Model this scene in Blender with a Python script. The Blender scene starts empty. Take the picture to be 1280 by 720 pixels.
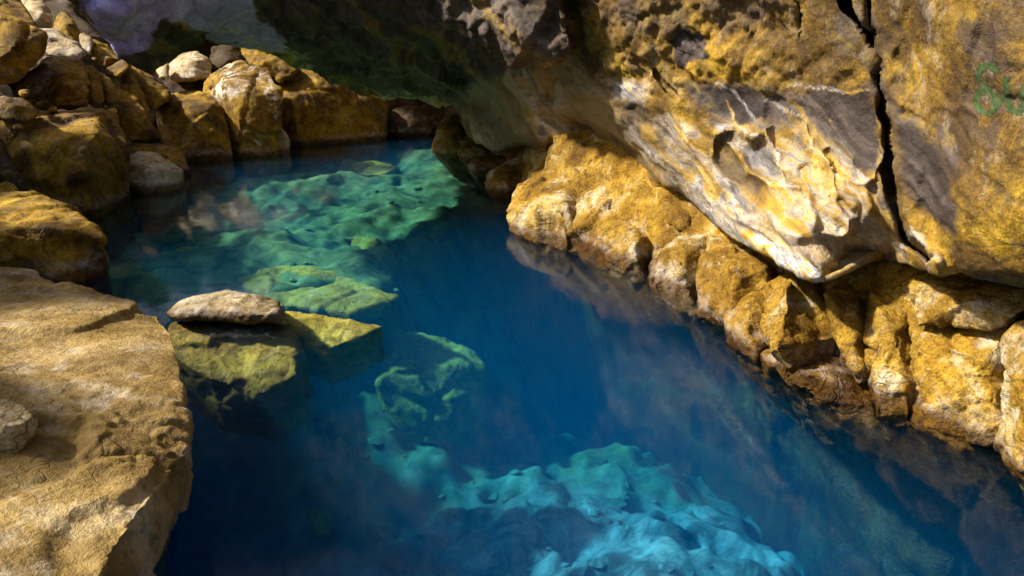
import bpy, bmesh, math, random
import numpy as np
from mathutils import Vector
from mathutils.bvhtree import BVHTree

C = bpy.context.scene.collection
SC = bpy.context.scene
R = math.radians

# ------------------------------------------------------------------ camera
FPX, PITCH, CAMH = 914.0, R(18.7), 2.0
cd = bpy.data.cameras.new("camera")
cam = bpy.data.objects.new("camera", cd)
C.objects.link(cam)
cam.location = (0, 0, CAMH)
cam.rotation_euler = (R(90) - PITCH, 0, 0)
cd.sensor_width = 36.0
cd.lens = 36.0 * FPX / 1280.0
cd.clip_start, cd.clip_end = 0.05, 3000
SC.camera = cam

# ------------------------------------------------------------------ sky, sun, exposure
SUN_DIR = Vector((-0.68, 0.02, 0.66)).normalized()      # towards the sun: high over the left bank
SUN_EL = math.asin(SUN_DIR.z)
SUN_AZ = math.atan2(SUN_DIR.x, SUN_DIR.y)
w = bpy.data.worlds.new("World")
SC.world = w
w.use_nodes = True
nt = w.node_tree
bg = nt.nodes["Background"]
sk = nt.nodes.new("ShaderNodeTexSky")
sk.sky_type = 'NISHITA'
sk.sun_disc = False
sk.sun_elevation = SUN_EL
sk.sun_rotation = SUN_AZ
sk.dust_density = 4.0
sk.ozone_density = 1.0
nt.links.new(sk.outputs[0], bg.inputs[0])
bg.inputs[1].default_value = 0.055
sd = bpy.data.lights.new("sun", 'SUN')
sd.energy = 4.0
sd.angle = R(3.5)
sd.color = (1.0, 0.95, 0.87)
so = bpy.data.objects.new("sun", sd)
C.objects.link(so)
so.location = (-10, 0, 20)
so.rotation_euler = SUN_DIR.to_track_quat('Z', 'Y').to_euler()
vs = SC.view_settings
vs.view_transform = 'Standard'
vs.look = 'None'
vs.gamma = 1.0
vs.exposure = 1.38
cy = SC.cycles
cy.use_denoising = True
cy.adaptive_threshold = 0.03
cy.max_bounces = 7
cy.diffuse_bounces = 3
cy.glossy_bounces = 3
cy.transmission_bounces = 6
cy.transparent_max_bounces = 12
cy.volume_bounces = 1
cy.caustics_reflective = False
cy.caustics_refractive = False

# ------------------------------------------------------------------ helpers: picture ray -> place
SP, CP = math.sin(PITCH), math.cos(PITCH)

def P(px, py, t):
    x = (px - 640.0) / FPX * t
    d = (py - 360.0) / FPX * t
    return (x, CP * t - SP * d, CAMH - SP * t - CP * d)

def W(px, py, z):
    d = (py - 360.0) / FPX
    return P(px, py, (CAMH - z) / (SP + CP * d))

def Pn(px, py, t):
    x = (px - 640.0) / FPX * t
    d = (py - 360.0) / FPX * t
    return np.stack([x, CP * t - SP * d, CAMH - SP * t - CP * d], -1)

# ------------------------------------------------------------------ noise
_r = np.random.RandomState(7)
_perm = np.concatenate([_r.permutation(256)] * 2).astype(np.int32)
_g = _r.normal(size=(256, 3)).astype(np.float32)
_g /= np.linalg.norm(_g, axis=1)[:, None]

def _hash(ix, iy, iz):
    return _perm[(_perm[(_perm[ix & 255] + iy) & 255] + iz) & 255]

def perlin(p):
    i = np.floor(p).astype(np.int32)
    f = (p - i).astype(np.float32)
    u = f * f * f * (f * (f * 6 - 15) + 10)
    out = np.zeros(len(p), np.float32)
    for a in (0, 1):
        wx = u[:, 0] if a else 1 - u[:, 0]
        for b in (0, 1):
            wy = u[:, 1] if b else 1 - u[:, 1]
            for c in (0, 1):
                wz = u[:, 2] if c else 1 - u[:, 2]
                g = _g[_hash(i[:, 0] + a, i[:, 1] + b, i[:, 2] + c)]
                dv = f - np.array((a, b, c), np.float32)
                out += wx * wy * wz * np.einsum('ij,ij->i', g, dv)
    return out * 1.5

def fbm(p, s, o=4, gain=0.5, ridge=False):
    out = np.zeros(len(p), np.float32)
    a, q = 1.0, p * s
    for k in range(o):
        n = perlin(q)
        if ridge:
            n = 1 - 2 * np.abs(n) * 1.4
        out += a * n
        a *= gain
        q = q * 2.03 + 17.3
    return out

def facets(p, s, seed=0):
    """piecewise planes on random cells: broken, chipped stone. Returns (offset, distance to the joint)"""
    q = (p * s + seed * 3.7).astype(np.float32)
    i = np.floor(q).astype(np.int32)
    f = q - i
    d1 = np.full(len(p), 9.0, np.float32)
    d2 = np.full(len(p), 9.0, np.float32)
    off = np.zeros(len(p), np.float32)
    for a in (-1, 0, 1):
        for b in (-1, 0, 1):
            for c in (-1, 0, 1):
                h = _hash(i[:, 0] + a + seed, i[:, 1] + b, i[:, 2] + c)
                h2 = _perm[(h + 91) & 255]
                fp = np.array((a, b, c), np.float32) + 0.5 + 0.45 * _g[h]
                v = f - fp
                d = np.einsum('ij,ij->i', v, v)
                o = np.einsum('ij,ij->i', v, _g[h2]) + 0.6 * _g[h2][:, 0]
                m = d < d1
                d2 = np.where(m, d1, np.minimum(d2, d))
                off = np.where(m, o, off)
                d1 = np.where(m, d, d1)
    e = np.sqrt(d2) - np.sqrt(d1)
    return off * sstep(0.0, 0.11, e), e

def sstep(a, b, x):
    t = np.clip((x - a) / (b - a), 0, 1)
    return t * t * (3 - 2 * t)

def pdist(x, y, line):
    """distance from points to a polyline"""
    d = np.full(x.shape, 1e9)
    for (x0, y0), (x1, y1) in zip(line[:-1], line[1:]):
        dx, dy = x1 - x0, y1 - y0
        t = np.clip(((x - x0) * dx + (y - y0) * dy) / (dx * dx + dy * dy + 1e-9), 0, 1)
        d = np.minimum(d, np.hypot(x - x0 - t * dx, y - y0 - t * dy))
    return d

def inpoly(x, y, poly, soft=4.0):
    c = np.zeros(x.shape, bool)
    n = len(poly)
    for k in range(n):
        x0, y0 = poly[k]
        x1, y1 = poly[(k + 1) % n]
        if y0 == y1:
            continue
        c ^= ((y0 > y) != (y1 > y)) & (x < (x1 - x0) * (y - y0) / (y1 - y0) + x0)
    d = pdist(x, y, list(poly) + [poly[0]])
    s = np.where(c, d, -d)
    return sstep(-soft, soft, s)

class TPS:
    def __init__(self, pts, vals, lam=1e-3):
        p = np.array(pts, float)
        self.p = p
        n = len(p)
        K = self.k(p, p) + lam * np.eye(n)
        Q = np.hstack([np.ones((n, 1)), p])
        A = np.block([[K, Q], [Q.T, np.zeros((3, 3))]])
        s = np.linalg.solve(A, np.concatenate([vals, np.zeros(3)]))
        self.w, self.a = s[:n], s[n:]
    def k(self, a, b):
        d2 = ((a[:, None] - b[None]) ** 2).sum(-1)
        return d2 * np.log(d2 + 1e-9) * 0.5
    def __call__(self, x, y):
        q = np.stack([x.ravel(), y.ravel()], -1)
        out = np.empty(len(q))
        for s in range(0, len(q), 50000):
            e = q[s:s + 50000]
            out[s:s + 50000] = self.k(e, self.p) @ self.w + self.a[0] + e @ self.a[1:]
        return out.reshape(x.shape)

# ------------------------------------------------------------------ materials
class NG:
    def __init__(self, name):
        self.m = bpy.data.materials.new(name)
        self.m.use_nodes = True
        self.t = self.m.node_tree
        self.t.nodes.clear()
        self.out = self.n("ShaderNodeOutputMaterial")
        self.pos = self.n("ShaderNodeNewGeometry").outputs["Position"]
    def n(self, k, **kw):
        o = self.t.nodes.new(k)
        for a, b in kw.items():
            setattr(o, a, b)
        return o
    def l(self, a, b):
        self.t.links.new(a, b)
    def noise(self, scale, detail=5, rough=0.6, dist=0.0, vec=None):
        o = self.n("ShaderNodeTexNoise")
        o.inputs["Scale"].default_value = scale
        o.inputs["Detail"].default_value = detail
        o.inputs["Roughness"].default_value = rough
        o.inputs["Distortion"].default_value = dist
        self.l(vec or self.pos, o.inputs["Vector"])
        return o.outputs["Fac"]
    def ramp(self, fac, stops):
        o = self.n("ShaderNodeValToRGB")
        e = o.color_ramp.elements
        while len(e) > 1:
            e.remove(e[-1])
        for k, (p, c) in enumerate(stops):
            s = e[0] if k == 0 else e.new(p)
            s.position = p
            s.color = (c, c, c, 1) if not isinstance(c, tuple) else (*c, 1)
        self.l(fac, o.inputs[0])
        return o.outputs[0]
    def mix(self, fac, a, b, mode='MIX'):
        o = self.n("ShaderNodeMix", data_type='RGBA', blend_type=mode)
        for v, s in ((fac, o.inputs[0]), (a, o.inputs[6]), (b, o.inputs[7])):
            if hasattr(v, 'is_linked'):
                self.l(v, s)
            elif isinstance(v, tuple):
                s.default_value = (*v, 1)
            else:
                s.default_value = v
        return o.outputs[2]
    def math(self, op, a, b=0.0, c=None, clamp=False):
        o = self.n("ShaderNodeMath", operation=op, use_clamp=clamp)
        for v, s in zip((a, b, c), o.inputs):
            if v is None:
                continue
            if hasattr(v, 'is_linked'):
                self.l(v, s)
            else:
                s.default_value = v
        return o.outputs[0]

def rock_mat(name, stops, white=0.25, wscale=3.0, dark=0.5, painted=False, wet=True, bump=0.5, rough=0.72, grain=60.0, ramp_scale=2.2, speck=0.6, grit=0.75, cracks=0.8, spec=0.16):
    g = NG(name)
    big = g.noise(ramp_scale, 6, 0.62, 0.6)
    col = g.ramp(big, stops)
    # broad blotches of darker lichen and grime
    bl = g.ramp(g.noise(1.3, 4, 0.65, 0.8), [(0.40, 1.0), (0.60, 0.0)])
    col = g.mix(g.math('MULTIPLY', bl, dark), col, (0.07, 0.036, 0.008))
    # fine speckle
    sp = g.noise(grain, 2, 0.7)
    col = g.mix(g.ramp(sp, [(0.36, speck), (0.56, 0.0)]), col, g.mix(1.0, col, (0.40, 0.33, 0.26), 'MULTIPLY'))
    # cracks and pits
    wv_ = g.n("ShaderNodeTexNoise")
    wv_.inputs["Scale"].default_value = 3.0
    wv_.inputs["Detail"].default_value = 3
    g.l(g.pos, wv_.inputs["Vector"])
    va = g.n("ShaderNodeVectorMath", operation='MULTIPLY_ADD')
    g.l(wv_.outputs["Color"], va.inputs[0])
    va.inputs[1].default_value = (0.55, 0.55, 0.55)
    g.l(g.pos, va.inputs[2])
    def vor(scale, feature):
        o = g.n("ShaderNodeTexVoronoi", feature=feature)
        o.inputs["Scale"].default_value = scale
        g.l(va.outputs[0], o.inputs["Vector"])
        return o.outputs["Distance"]
    ck = g.math('MAXIMUM', g.ramp(vor(2.3, 'DISTANCE_TO_EDGE'), [(0.0, 1.0), (0.022, 0.0)]), g.ramp(vor(6.5, 'DISTANCE_TO_EDGE'), [(0.0, 0.8), (0.03, 0.0)]))
    ck = g.math('MULTIPLY', ck, g.ramp(g.noise(1.9, 4, 0.6), [(0.48, 0.0), (0.60, 1.0)]))
    pit = g.math('MULTIPLY', g.ramp(vor(26.0, 'F1'), [(0.10, 1.0), (0.34, 0.0)]), g.ramp(g.noise(4.0, 5, 0.65), [(0.46, 0.0), (0.62, 1.0)]))
    mid = g.noise(13.0, 4, 0.72)
    col = g.mix(g.ramp(mid, [(0.36, grit), (0.50, 0.0)]), col, g.mix(1.0, col, (0.34, 0.27, 0.20), 'MULTIPLY'))
    oi = g.n("ShaderNodeObjectInfo").outputs["Random"]
    tone = g.math('ADD', g.math('MULTIPLY', oi, 0.22), g.ramp(g.noise(0.9, 3, 0.6), [(0.45, 0.0), (0.65, 0.30)]))
    col = g.mix(tone, col, g.mix(1.0, col, (0.52, 0.50, 0.75), 'MULTIPLY'))
    # pale mineral crust
    wm = g.math('MULTIPLY', g.ramp(g.noise(wscale, 5, 0.7, 1.0), [(0.52, 0.0), (0.64, 1.0)]),
                g.ramp(g.noise(wscale * 7, 2, 0.7), [(0.40, 0.0), (0.55, 1.0)]))
    col = g.mix(g.math('MULTIPLY', wm, white), col, (0.66, 0.58, 0.45))
    if painted:
        at = g.n("ShaderNodeAttribute", attribute_name="paint")
        sx = g.n("ShaderNodeSeparateColor")
        g.l(at.outputs["Color"], sx.inputs[0])
        br = g.noise(5.0, 8, 0.72, 0.8)
        def edge(ch, lo=0.12, hi=0.78):
            v = g.math('ADD', ch, g.math('MULTIPLY', g.math('SUBTRACT', br, 0.5), 0.9))
            k = g.math('MULTIPLY', g.math('MULTIPLY', ch, 4.0, clamp=True), v)
            return g.ramp(k, [(lo, 0.0), (hi, 1.0)])
        fl = g.n("ShaderNodeAttribute", attribute_name="flow").outputs["Vector"]
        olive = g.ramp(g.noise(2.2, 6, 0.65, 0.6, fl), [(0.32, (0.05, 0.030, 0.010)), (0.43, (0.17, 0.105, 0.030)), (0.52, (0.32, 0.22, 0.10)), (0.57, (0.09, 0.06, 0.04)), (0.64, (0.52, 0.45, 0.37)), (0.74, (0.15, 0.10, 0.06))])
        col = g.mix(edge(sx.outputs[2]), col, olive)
        bas_shade = g.ramp(g.noise(3.0, 6, 0.68, 0.8, fl), [(0.35, (0.020, 0.011, 0.006)), (0.48, (0.040, 0.026, 0.018)), (0.57, (0.085, 0.062, 0.050)), (0.64, (0.22, 0.14, 0.018)), (0.70, (0.06, 0.045, 0.04)), (0.78, (0.34, 0.23, 0.04))])  # dark basalt, also used for painted shade of undersides and recesses
        col = g.mix(edge(sx.outputs[0]), col, bas_shade)
        vio_sheen = g.ramp(g.noise(5.0, 7, 0.65, 1.0), [(0.3, (0.26, 0.21, 0.42)), (0.55, (0.48, 0.40, 0.70)), (0.75, (0.78, 0.76, 0.92))])  # grey-violet rock, brightened and blued to paint in sky light
        col = g.mix(edge(at.outputs["Alpha"]), col, vio_sheen)
        wc = g.ramp(g.noise(4.5, 6, 0.68, 0.7, fl), [(0.30, (0.10, 0.085, 0.085)), (0.38, (0.46, 0.26, 0.02)), (0.45, (0.62, 0.40, 0.08)), (0.49, (0.66, 0.60, 0.50)), (0.535, (0.17, 0.17, 0.20)), (0.575, (0.62, 0.58, 0.50)), (0.63, (0.56, 0.33, 0.04)), (0.74, (0.16, 0.15, 0.17))])
        wv = g.math('MULTIPLY', sx.outputs[1], g.ramp(g.noise(3.2, 6, 0.7, 0.6, fl), [(0.30, 0.25), (0.58, 1.0)]))
        col = g.mix(g.ramp(wv, [(0.10, 0.0), (0.75, 0.9)]), col, wc)
    col = g.mix(g.math('MULTIPLY', g.math('MAXIMUM', ck, g.math('MULTIPLY', pit, 0.6)), cracks), col, g.mix(1.0, col, (0.12, 0.09, 0.07), 'MULTIPLY'))
    rg = rough
    if painted:
        rg = g.math('SUBTRACT', rough, g.math('MULTIPLY', g.math('MAXIMUM', sx.outputs[2], sx.outputs[1]), 0.30, clamp=True))
    if wet:
        sz = g.n("ShaderNodeSeparateXYZ")
        g.l(g.pos, sz.inputs[0])
        wob = g.math('MULTIPLY', g.math('SUBTRACT', g.noise(6.0, 5, 0.65), 0.5), 0.22)
        zz = g.math('ADD', sz.outputs[2], wob)
        band = g.ramp(g.math('MULTIPLY_ADD', zz, 2.0, 0.4), [(0.48, 0.0), (0.58, 0.8), (0.66, 0.4), (0.85, 0.0)])
        col = g.mix(g.math('MULTIPLY', g.math('MULTIPLY', band, g.ramp(g.noise(10, 6, 0.7), [(0.44, 0.0), (0.64, 1.0)])), 0.7), col, (0.70, 0.66, 0.60))
        wz = g.ramp(g.math('MULTIPLY_ADD', sz.outputs[2], 2.0, 0.4), [(0.54, 1.0), (0.68, 0.0)])
        col = g.mix(g.math('MULTIPLY', wz, 0.88), col, g.mix(1.0, col, (0.22, 0.15, 0.09), 'MULTIPLY'))
        rg = g.math('MULTIPLY_ADD', wz, -0.4, rough)
    b = g.n("ShaderNodeBsdfPrincipled")
    g.l(col, b.inputs["Base Color"])
    if hasattr(rg, 'is_linked'):
        g.l(rg, b.inputs["Roughness"])
    else:
        b.inputs["Roughness"].default_value = rg
    b.inputs["Specular IOR Level"].default_value = spec
    h = g.math('MULTIPLY', g.noise(34, 4, 0.75), 0.9)
    h = g.math('SUBTRACT', g.math('ADD', h, g.math('MULTIPLY', mid, 0.8)), g.math('MULTIPLY', ck, 0.6 * cracks))
    bp = g.n("ShaderNodeBump")
    bp.inputs["Strength"].default_value = bump
    bp.inputs["Distance"].default_value = 0.05
    g.l(h, bp.inputs["Height"])
    g.l(bp.outputs[0], b.inputs["Normal"])
    g.l(b.outputs[0], g.out.inputs[0])
    return g.m

OCHRE = [(0.30, (0.055, 0.029, 0.003)), (0.43, (0.22, 0.118, 0.005)), (0.54, (0.42, 0.245, 0.009)), (0.68, (0.58, 0.37, 0.022)), (0.82, (0.62, 0.45, 0.09))]
BANK = [(0.28, (0.11, 0.050, 0.005)), (0.42, (0.33, 0.175, 0.012)), (0.54, (0.49, 0.295, 0.030)), (0.65, (0.60, 0.43, 0.12)), (0.76, (0.68, 0.59, 0.38))]
LEDGE = [(0.28, (0.11, 0.062, 0.010)), (0.42, (0.27, 0.17, 0.036)), (0.54, (0.42, 0.28, 0.085)), (0.66, (0.50, 0.39, 0.20)), (0.80, (0.56, 0.51, 0.42))]
PALE = [(0.25, (0.30, 0.19, 0.05)), (0.45, (0.52, 0.39, 0.17)), (0.60, (0.66, 0.56, 0.36)), (0.80, (0.76, 0.71, 0.60))]
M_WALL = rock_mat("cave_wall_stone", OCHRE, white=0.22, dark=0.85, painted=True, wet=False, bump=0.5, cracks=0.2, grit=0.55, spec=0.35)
M_BOULDER = rock_mat("ochre_basalt", OCHRE, white=0.14, dark=0.5, bump=0.55)
M_BANK = rock_mat("golden_bank_stone", BANK, white=0.55, wscale=2.2, dark=0.45, bump=0.7)
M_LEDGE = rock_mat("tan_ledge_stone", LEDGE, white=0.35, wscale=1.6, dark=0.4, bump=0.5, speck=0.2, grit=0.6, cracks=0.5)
M_PALE = rock_mat("pale_or_sunlit_stone", PALE, white=0.8, dark=0.2, bump=0.55)  # pale stone; on the far pile its colour paints in sunlight
M_DARK = rock_mat("shadowed_basalt", [(0.3, (0.025, 0.014, 0.004)), (0.5, (0.075, 0.042, 0.007)), (0.7, (0.15, 0.09, 0.014))], white=0.1, dark=0.6)  # darker copy of the ochre basalt, shade put into its colour

def bed_mat():
    g = NG("pool_bed_silt")
    sz = g.n("ShaderNodeSeparateXYZ")
    g.l(g.pos, sz.inputs[0])
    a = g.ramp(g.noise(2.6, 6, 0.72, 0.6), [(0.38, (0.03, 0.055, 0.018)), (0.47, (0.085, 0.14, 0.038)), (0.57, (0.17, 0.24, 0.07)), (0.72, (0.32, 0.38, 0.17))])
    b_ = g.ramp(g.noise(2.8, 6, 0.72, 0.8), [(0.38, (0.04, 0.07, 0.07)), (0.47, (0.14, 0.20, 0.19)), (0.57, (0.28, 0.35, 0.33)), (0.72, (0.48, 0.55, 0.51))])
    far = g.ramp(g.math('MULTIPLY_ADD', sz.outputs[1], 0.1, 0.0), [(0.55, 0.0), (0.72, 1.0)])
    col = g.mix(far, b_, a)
    b = g.n("ShaderNodeBsdfPrincipled")
    g.l(col, b.inputs["Base Color"])
    b.inputs["Roughness"].default_value = 0.9
    g.l(b.outputs[0], g.out.inputs[0])
    return g.m
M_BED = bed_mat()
M_SUNK = rock_mat("submerged_stone", [(0.28, (0.26, 0.19, 0.02)), (0.45, (0.56, 0.42, 0.04)), (0.6, (0.70, 0.56, 0.09)), (0.8, (0.76, 0.68, 0.26))], white=0.3, dark=0.35, wet=False, bump=0.4)

def water_mat():
    g = NG("pool_water")
    fr = g.n("ShaderNodeFresnel")
    fr.inputs["IOR"].default_value = 1.26
    gl = g.n("ShaderNodeBsdfGlossy")
    gl.inputs["Roughness"].default_value = 0.07
    tr = g.n("ShaderNodeBsdfTransparent")
    mx = g.n("ShaderNodeMixShader")
    bp = g.n("ShaderNodeBump")
    bp.inputs["Strength"].default_value = 0.06
    bp.inputs["Distance"].default_value = 0.05
    g.l(g.noise(2.0, 3, 0.5, 0.3), bp.inputs["Height"])
    g.l(bp.outputs[0], gl.inputs["Normal"])
    g.l(fr.outputs[0], mx.inputs[0])
    g.l(tr.outputs[0], mx.inputs[1])
    g.l(gl.outputs[0], mx.inputs[2])
    g.l(mx.outputs[0], g.out.inputs["Surface"])
    ab = g.n("ShaderNodeVolumeAbsorption")
    ab.inputs["Color"].default_value = (0.34, 0.80, 0.935, 1)
    ab.inputs["Density"].default_value = 0.70
    scv = g.n("ShaderNodeVolumeScatter")
    scv.inputs["Color"].default_value = (0.0, 0.42, 1.0, 1)
    scv.inputs["Density"].default_value = 0.052
    av = g.n("ShaderNodeAddShader")
    g.l(ab.outputs[0], av.inputs[0])
    g.l(scv.outputs[0], av.inputs[1])
    g.l(av.outputs[0], g.out.inputs["Volume"])
    return g.m
M_WATER = water_mat()

def plain(name, col, rough=0.8):
    g = NG(name)
    b = g.n("ShaderNodeBsdfPrincipled")
    g.l(g.mix(g.ramp(g.noise(40, 4, 0.7), [(0.35, 0.0), (0.65, 1.0)]), col, tuple(c * 0.45 for c in col)), b.inputs["Base Color"])
    b.inputs["Roughness"].default_value = rough
    g.l(b.outputs[0], g.out.inputs[0])
    return g.m
M_PAINT = plain("green_spray_paint", (0.040, 0.075, 0.010))

# ------------------------------------------------------------------ meshes
def link(name, me, mat, smooth=True, **props):
    o = bpy.data.objects.new(name, me)
    C.objects.link(o)
    me.materials.clear()
    me.materials.append(mat)
    if smooth:
        me.polygons.foreach_set("use_smooth", np.ones(len(me.polygons), bool))
    for k, v in props.items():
        if v:
            o[k] = v
    return o

def getco(me):
    a = np.empty(len(me.vertices) * 3, np.float32)
    me.vertices.foreach_get("co", a)
    return a.reshape(-1, 3)

def getno(me):
    a = np.empty(len(me.vertices) * 3, np.float32)
    me.vertex_normals.foreach_get("vector", a)
    return a.reshape(-1, 3)

def setco(me, co):
    me.vertices.foreach_set("co", np.ascontiguousarray(co, np.float32).ravel())
    me.update()

def hull_into(bm, pts, rng, chips, bite):
    b2 = bmesh.new()
    for p in pts:
        b2.verts.new(p)
    r = bmesh.ops.convex_hull(b2, input=b2.verts)
    bmesh.ops.delete(b2, geom=[e for e in set(r["geom_interior"] + r["geom_unused"]) if isinstance(e, bmesh.types.BMVert)], context='VERTS')
    cs = [v.co.copy() for v in b2.verts]
    lo = Vector((min(c[k] for c in cs) for k in range(3)))
    hi = Vector((max(c[k] for c in cs) for k in range(3)))
    size = (hi - lo).length
    for k in range(chips):                       # knock corners and edges off
        n = Vector((rng.gauss(0, 1), rng.gauss(0, 1), rng.gauss(0, 1))).normalized()
        s = max(v.co.dot(n) for v in b2.verts) - size * bite * rng.uniform(0.2, 1.0)
        g = bmesh.ops.bisect_plane(b2, geom=b2.verts[:] + b2.edges[:] + b2.faces[:], plane_co=n * s, plane_no=n, clear_outer=True)
        ed = [e for e in g["geom_cut"] if isinstance(e, bmesh.types.BMEdge)]
        if ed:
            bmesh.ops.edgeloop_fill(b2, edges=ed)
    me = bpy.data.meshes.new("hull")
    b2.to_mesh(me)
    b2.free()
    bm.from_mesh(me)
    bpy.data.meshes.remove(me)

def solid(hulls, voxel, rng, chips=10, bite=0.05):
    bm = bmesh.new()
    for h in hulls:
        hull_into(bm, h, rng, chips, bite)
    bmesh.ops.recalc_face_normals(bm, faces=bm.faces)
    me = bpy.data.meshes.new("rough")
    bm.to_mesh(me)
    bm.free()
    o = bpy.data.objects.new("rough", me)
    C.objects.link(o)
    m = o.modifiers.new("remesh", 'REMESH')
    m.mode = 'VOXEL'
    m.voxel_size = voxel
    dg = bpy.context.evaluated_depsgraph_get()
    out = bpy.data.meshes.new_from_object(o.evaluated_get(dg))
    bpy.data.objects.remove(o)
    bpy.data.meshes.remove(me)
    return out

def weather(me, size, amp=1.0, fac=0.035, lump=0.03, seed=0, fs=3.2, soft=False):
    """carve a remeshed block into stone: broken facets, lumps, pits and grain"""
    co, no = getco(me), getno(me)
    sd_ = seed * 7.31
    q = co + sd_
    warp = np.stack([fbm(q + 5, 1.3 / size, 2), fbm(q + 31, 1.3 / size, 2), fbm(q + 77, 1.3 / size, 2)], -1) * 0.12 * size
    f1, e1 = facets(q + warp, fs / size, seed % 7)
    f2, e2 = facets(q + warp * 0.6, fs * 2.7 / size, (seed + 3) % 7)
    d = lump * size * fbm(q, 1.6 / size, 3)
    k = 0.45 if soft else 1.0
    d += k * fac * size * np.clip(f1, -0.9, 0.6) + k * fac * 0.36 * size * np.clip(f2, -0.9, 0.6)
    d -= 0.012 * size * np.exp(-(e1 / 0.03) ** 2) * sstep(-0.05, 0.25, fbm(q + 61, 1.7 / size, 2))
    d += 0.008 * min(size, 1.2) * fbm(q, 9.0 / min(size, 1.5), 5, 0.62) * (0.4 + 1.3 * sstep(-0.1, 0.4, fbm(q + 23, 2.0 / size, 2)))
    d -= 0.012 * min(size, 1.2) * np.clip(fbm(q + 50, 13.0 / min(size, 1.5), 3, 0.6) - 0.15, 0, 1)
    setco(me, co + no * (d * amp)[:, None])

NSEED = [0]
COUNT = {}
def rock(label, t0, outline, front=(), thick=0.5, mat=None, chips=4, bite=0.035, sink=0.0, amp=1.0, fac=0.032, lump=0.007,
         name="boulder", cat="boulder", group=None, drop=0.0, inset=1.0, under=0.0, px=2.4, extra=(), fs=3.2, soft=False, shrink=0.78):
    NSEED[0] += 1
    rng = random.Random(NSEED[0] * 13 + 5)
    def hull(ol, fr, th):
        pts = [P(a, b, t0 + c) for a, b, c in ol]
        cx = sum(a for a, b, c in ol) / len(ol)
        cyy = sum(b for a, b, c in ol) / len(ol)
        if inset != 1.0:
            pts = [P(cx + (a - cx) * inset, cyy + (b - cyy) * (inset if b < cyy else 1.0), t0 + c) for a, b, c in ol]
        low = [p for p in pts if p[2] < 0.22]
        pts2 = pts + [P(a, b, t0 + c) for a, b, c in fr]
        pts2 += [P(cx + (a - cx) * shrink, cyy + (b - cyy) * shrink, t0 + c + th) for a, b, c in ol]
        if drop:
            pts2 += [(p[0], p[1] + 0.35 * drop, p[2] - drop) for p in pts2]
        if sink:
            low = [p for p in pts2 if p[2] < 0.25]
            pts2 += [(p[0] + under * 0.9, p[1] + under * 0.4, -sink) for p in low]
        return pts2
    hs = [hull(outline, front, thick)] + [hull(o_, f_, th_) for o_, f_, th_ in extra]
    al = np.array([p for h in hs for p in h])
    size = float(np.sort(al.max(0) - al.min(0))[1:].mean())
    vox = max(px * t0 / 731.0, size / 160.0)
    me = solid(hs, vox, rng, chips, bite)
    weather(me, size, amp, fac, lump, NSEED[0], fs, soft)
    return link(name, me, mat or M_BOULDER, label=label, category=cat, group=group)

def grid_mesh(name, co, nu, nv):
    idx = np.arange(nu * nv).reshape(nu, nv)
    f = np.stack([idx[:-1, :-1], idx[1:, :-1], idx[1:, 1:], idx[:-1, 1:]], -1).reshape(-1, 4)
    me = bpy.data.meshes.new(name)
    me.vertices.add(len(co))
    me.vertices.foreach_set("co", np.ascontiguousarray(co, np.float32).ravel())
    me.loops.add(f.size)
    me.loops.foreach_set("vertex_index", f.astype(np.int32).ravel())
    me.polygons.add(len(f))
    me.polygons.foreach_set("loop_start", np.arange(0, f.size, 4, dtype=np.int32))
    me.polygons.foreach_set("loop_total", np.full(len(f), 4, np.int32))
    me.update(calc_edges=True)
    return me

# ------------------------------------------------------------------ cave wall and ceiling: one rock face with its own depth
LIP = [(-40, -150, 7.2), (81, -5, 7.9), (125, 38, 8.4), (150, 71, 8.8), (189, 92, 9.1), (215, 72, 9.3), (257, 46, 9.6), (272, 55, 9.9), (320, 62, 10.4),
       (347, 70, 10.7), (372, 81, 11.1), (404, 96, 11.6), (435, 107, 12.2), (477, 124, 13.0), (500, 122, 13.4), (522, 125, 13.7),
       (545, 131, 13.9), (565, 132, 13.6), (582, 164, 12.5), (598, 179, 11.6), (623, 190, 10.3), (651, 180, 9.3), (682, 189, 8.4),
       (690, 178, 8.2), (720, 186, 7.8), (739, 180, 7.5), (767, 193, 7.0), (795, 220, 6.6), (820, 238, 6.2), (850, 240, 5.85), (873, 260, 5.55), (897, 283, 5.2),
       (927, 304, 4.8), (965, 321, 4.4), (987, 339, 4.15), (1014, 354, 3.9), (1040, 349, 3.85), (1060, 335, 3.9), (1100, 320, 3.95), (1120, 325, 3.85),
       (1137, 332, 3.65), (1175, 346, 3.35), (1197, 340, 3.25), (1224, 347, 3.1), (1280, 353, 2.85), (1400, 380, 2.5), (1560, 420, 2.2)]
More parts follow.
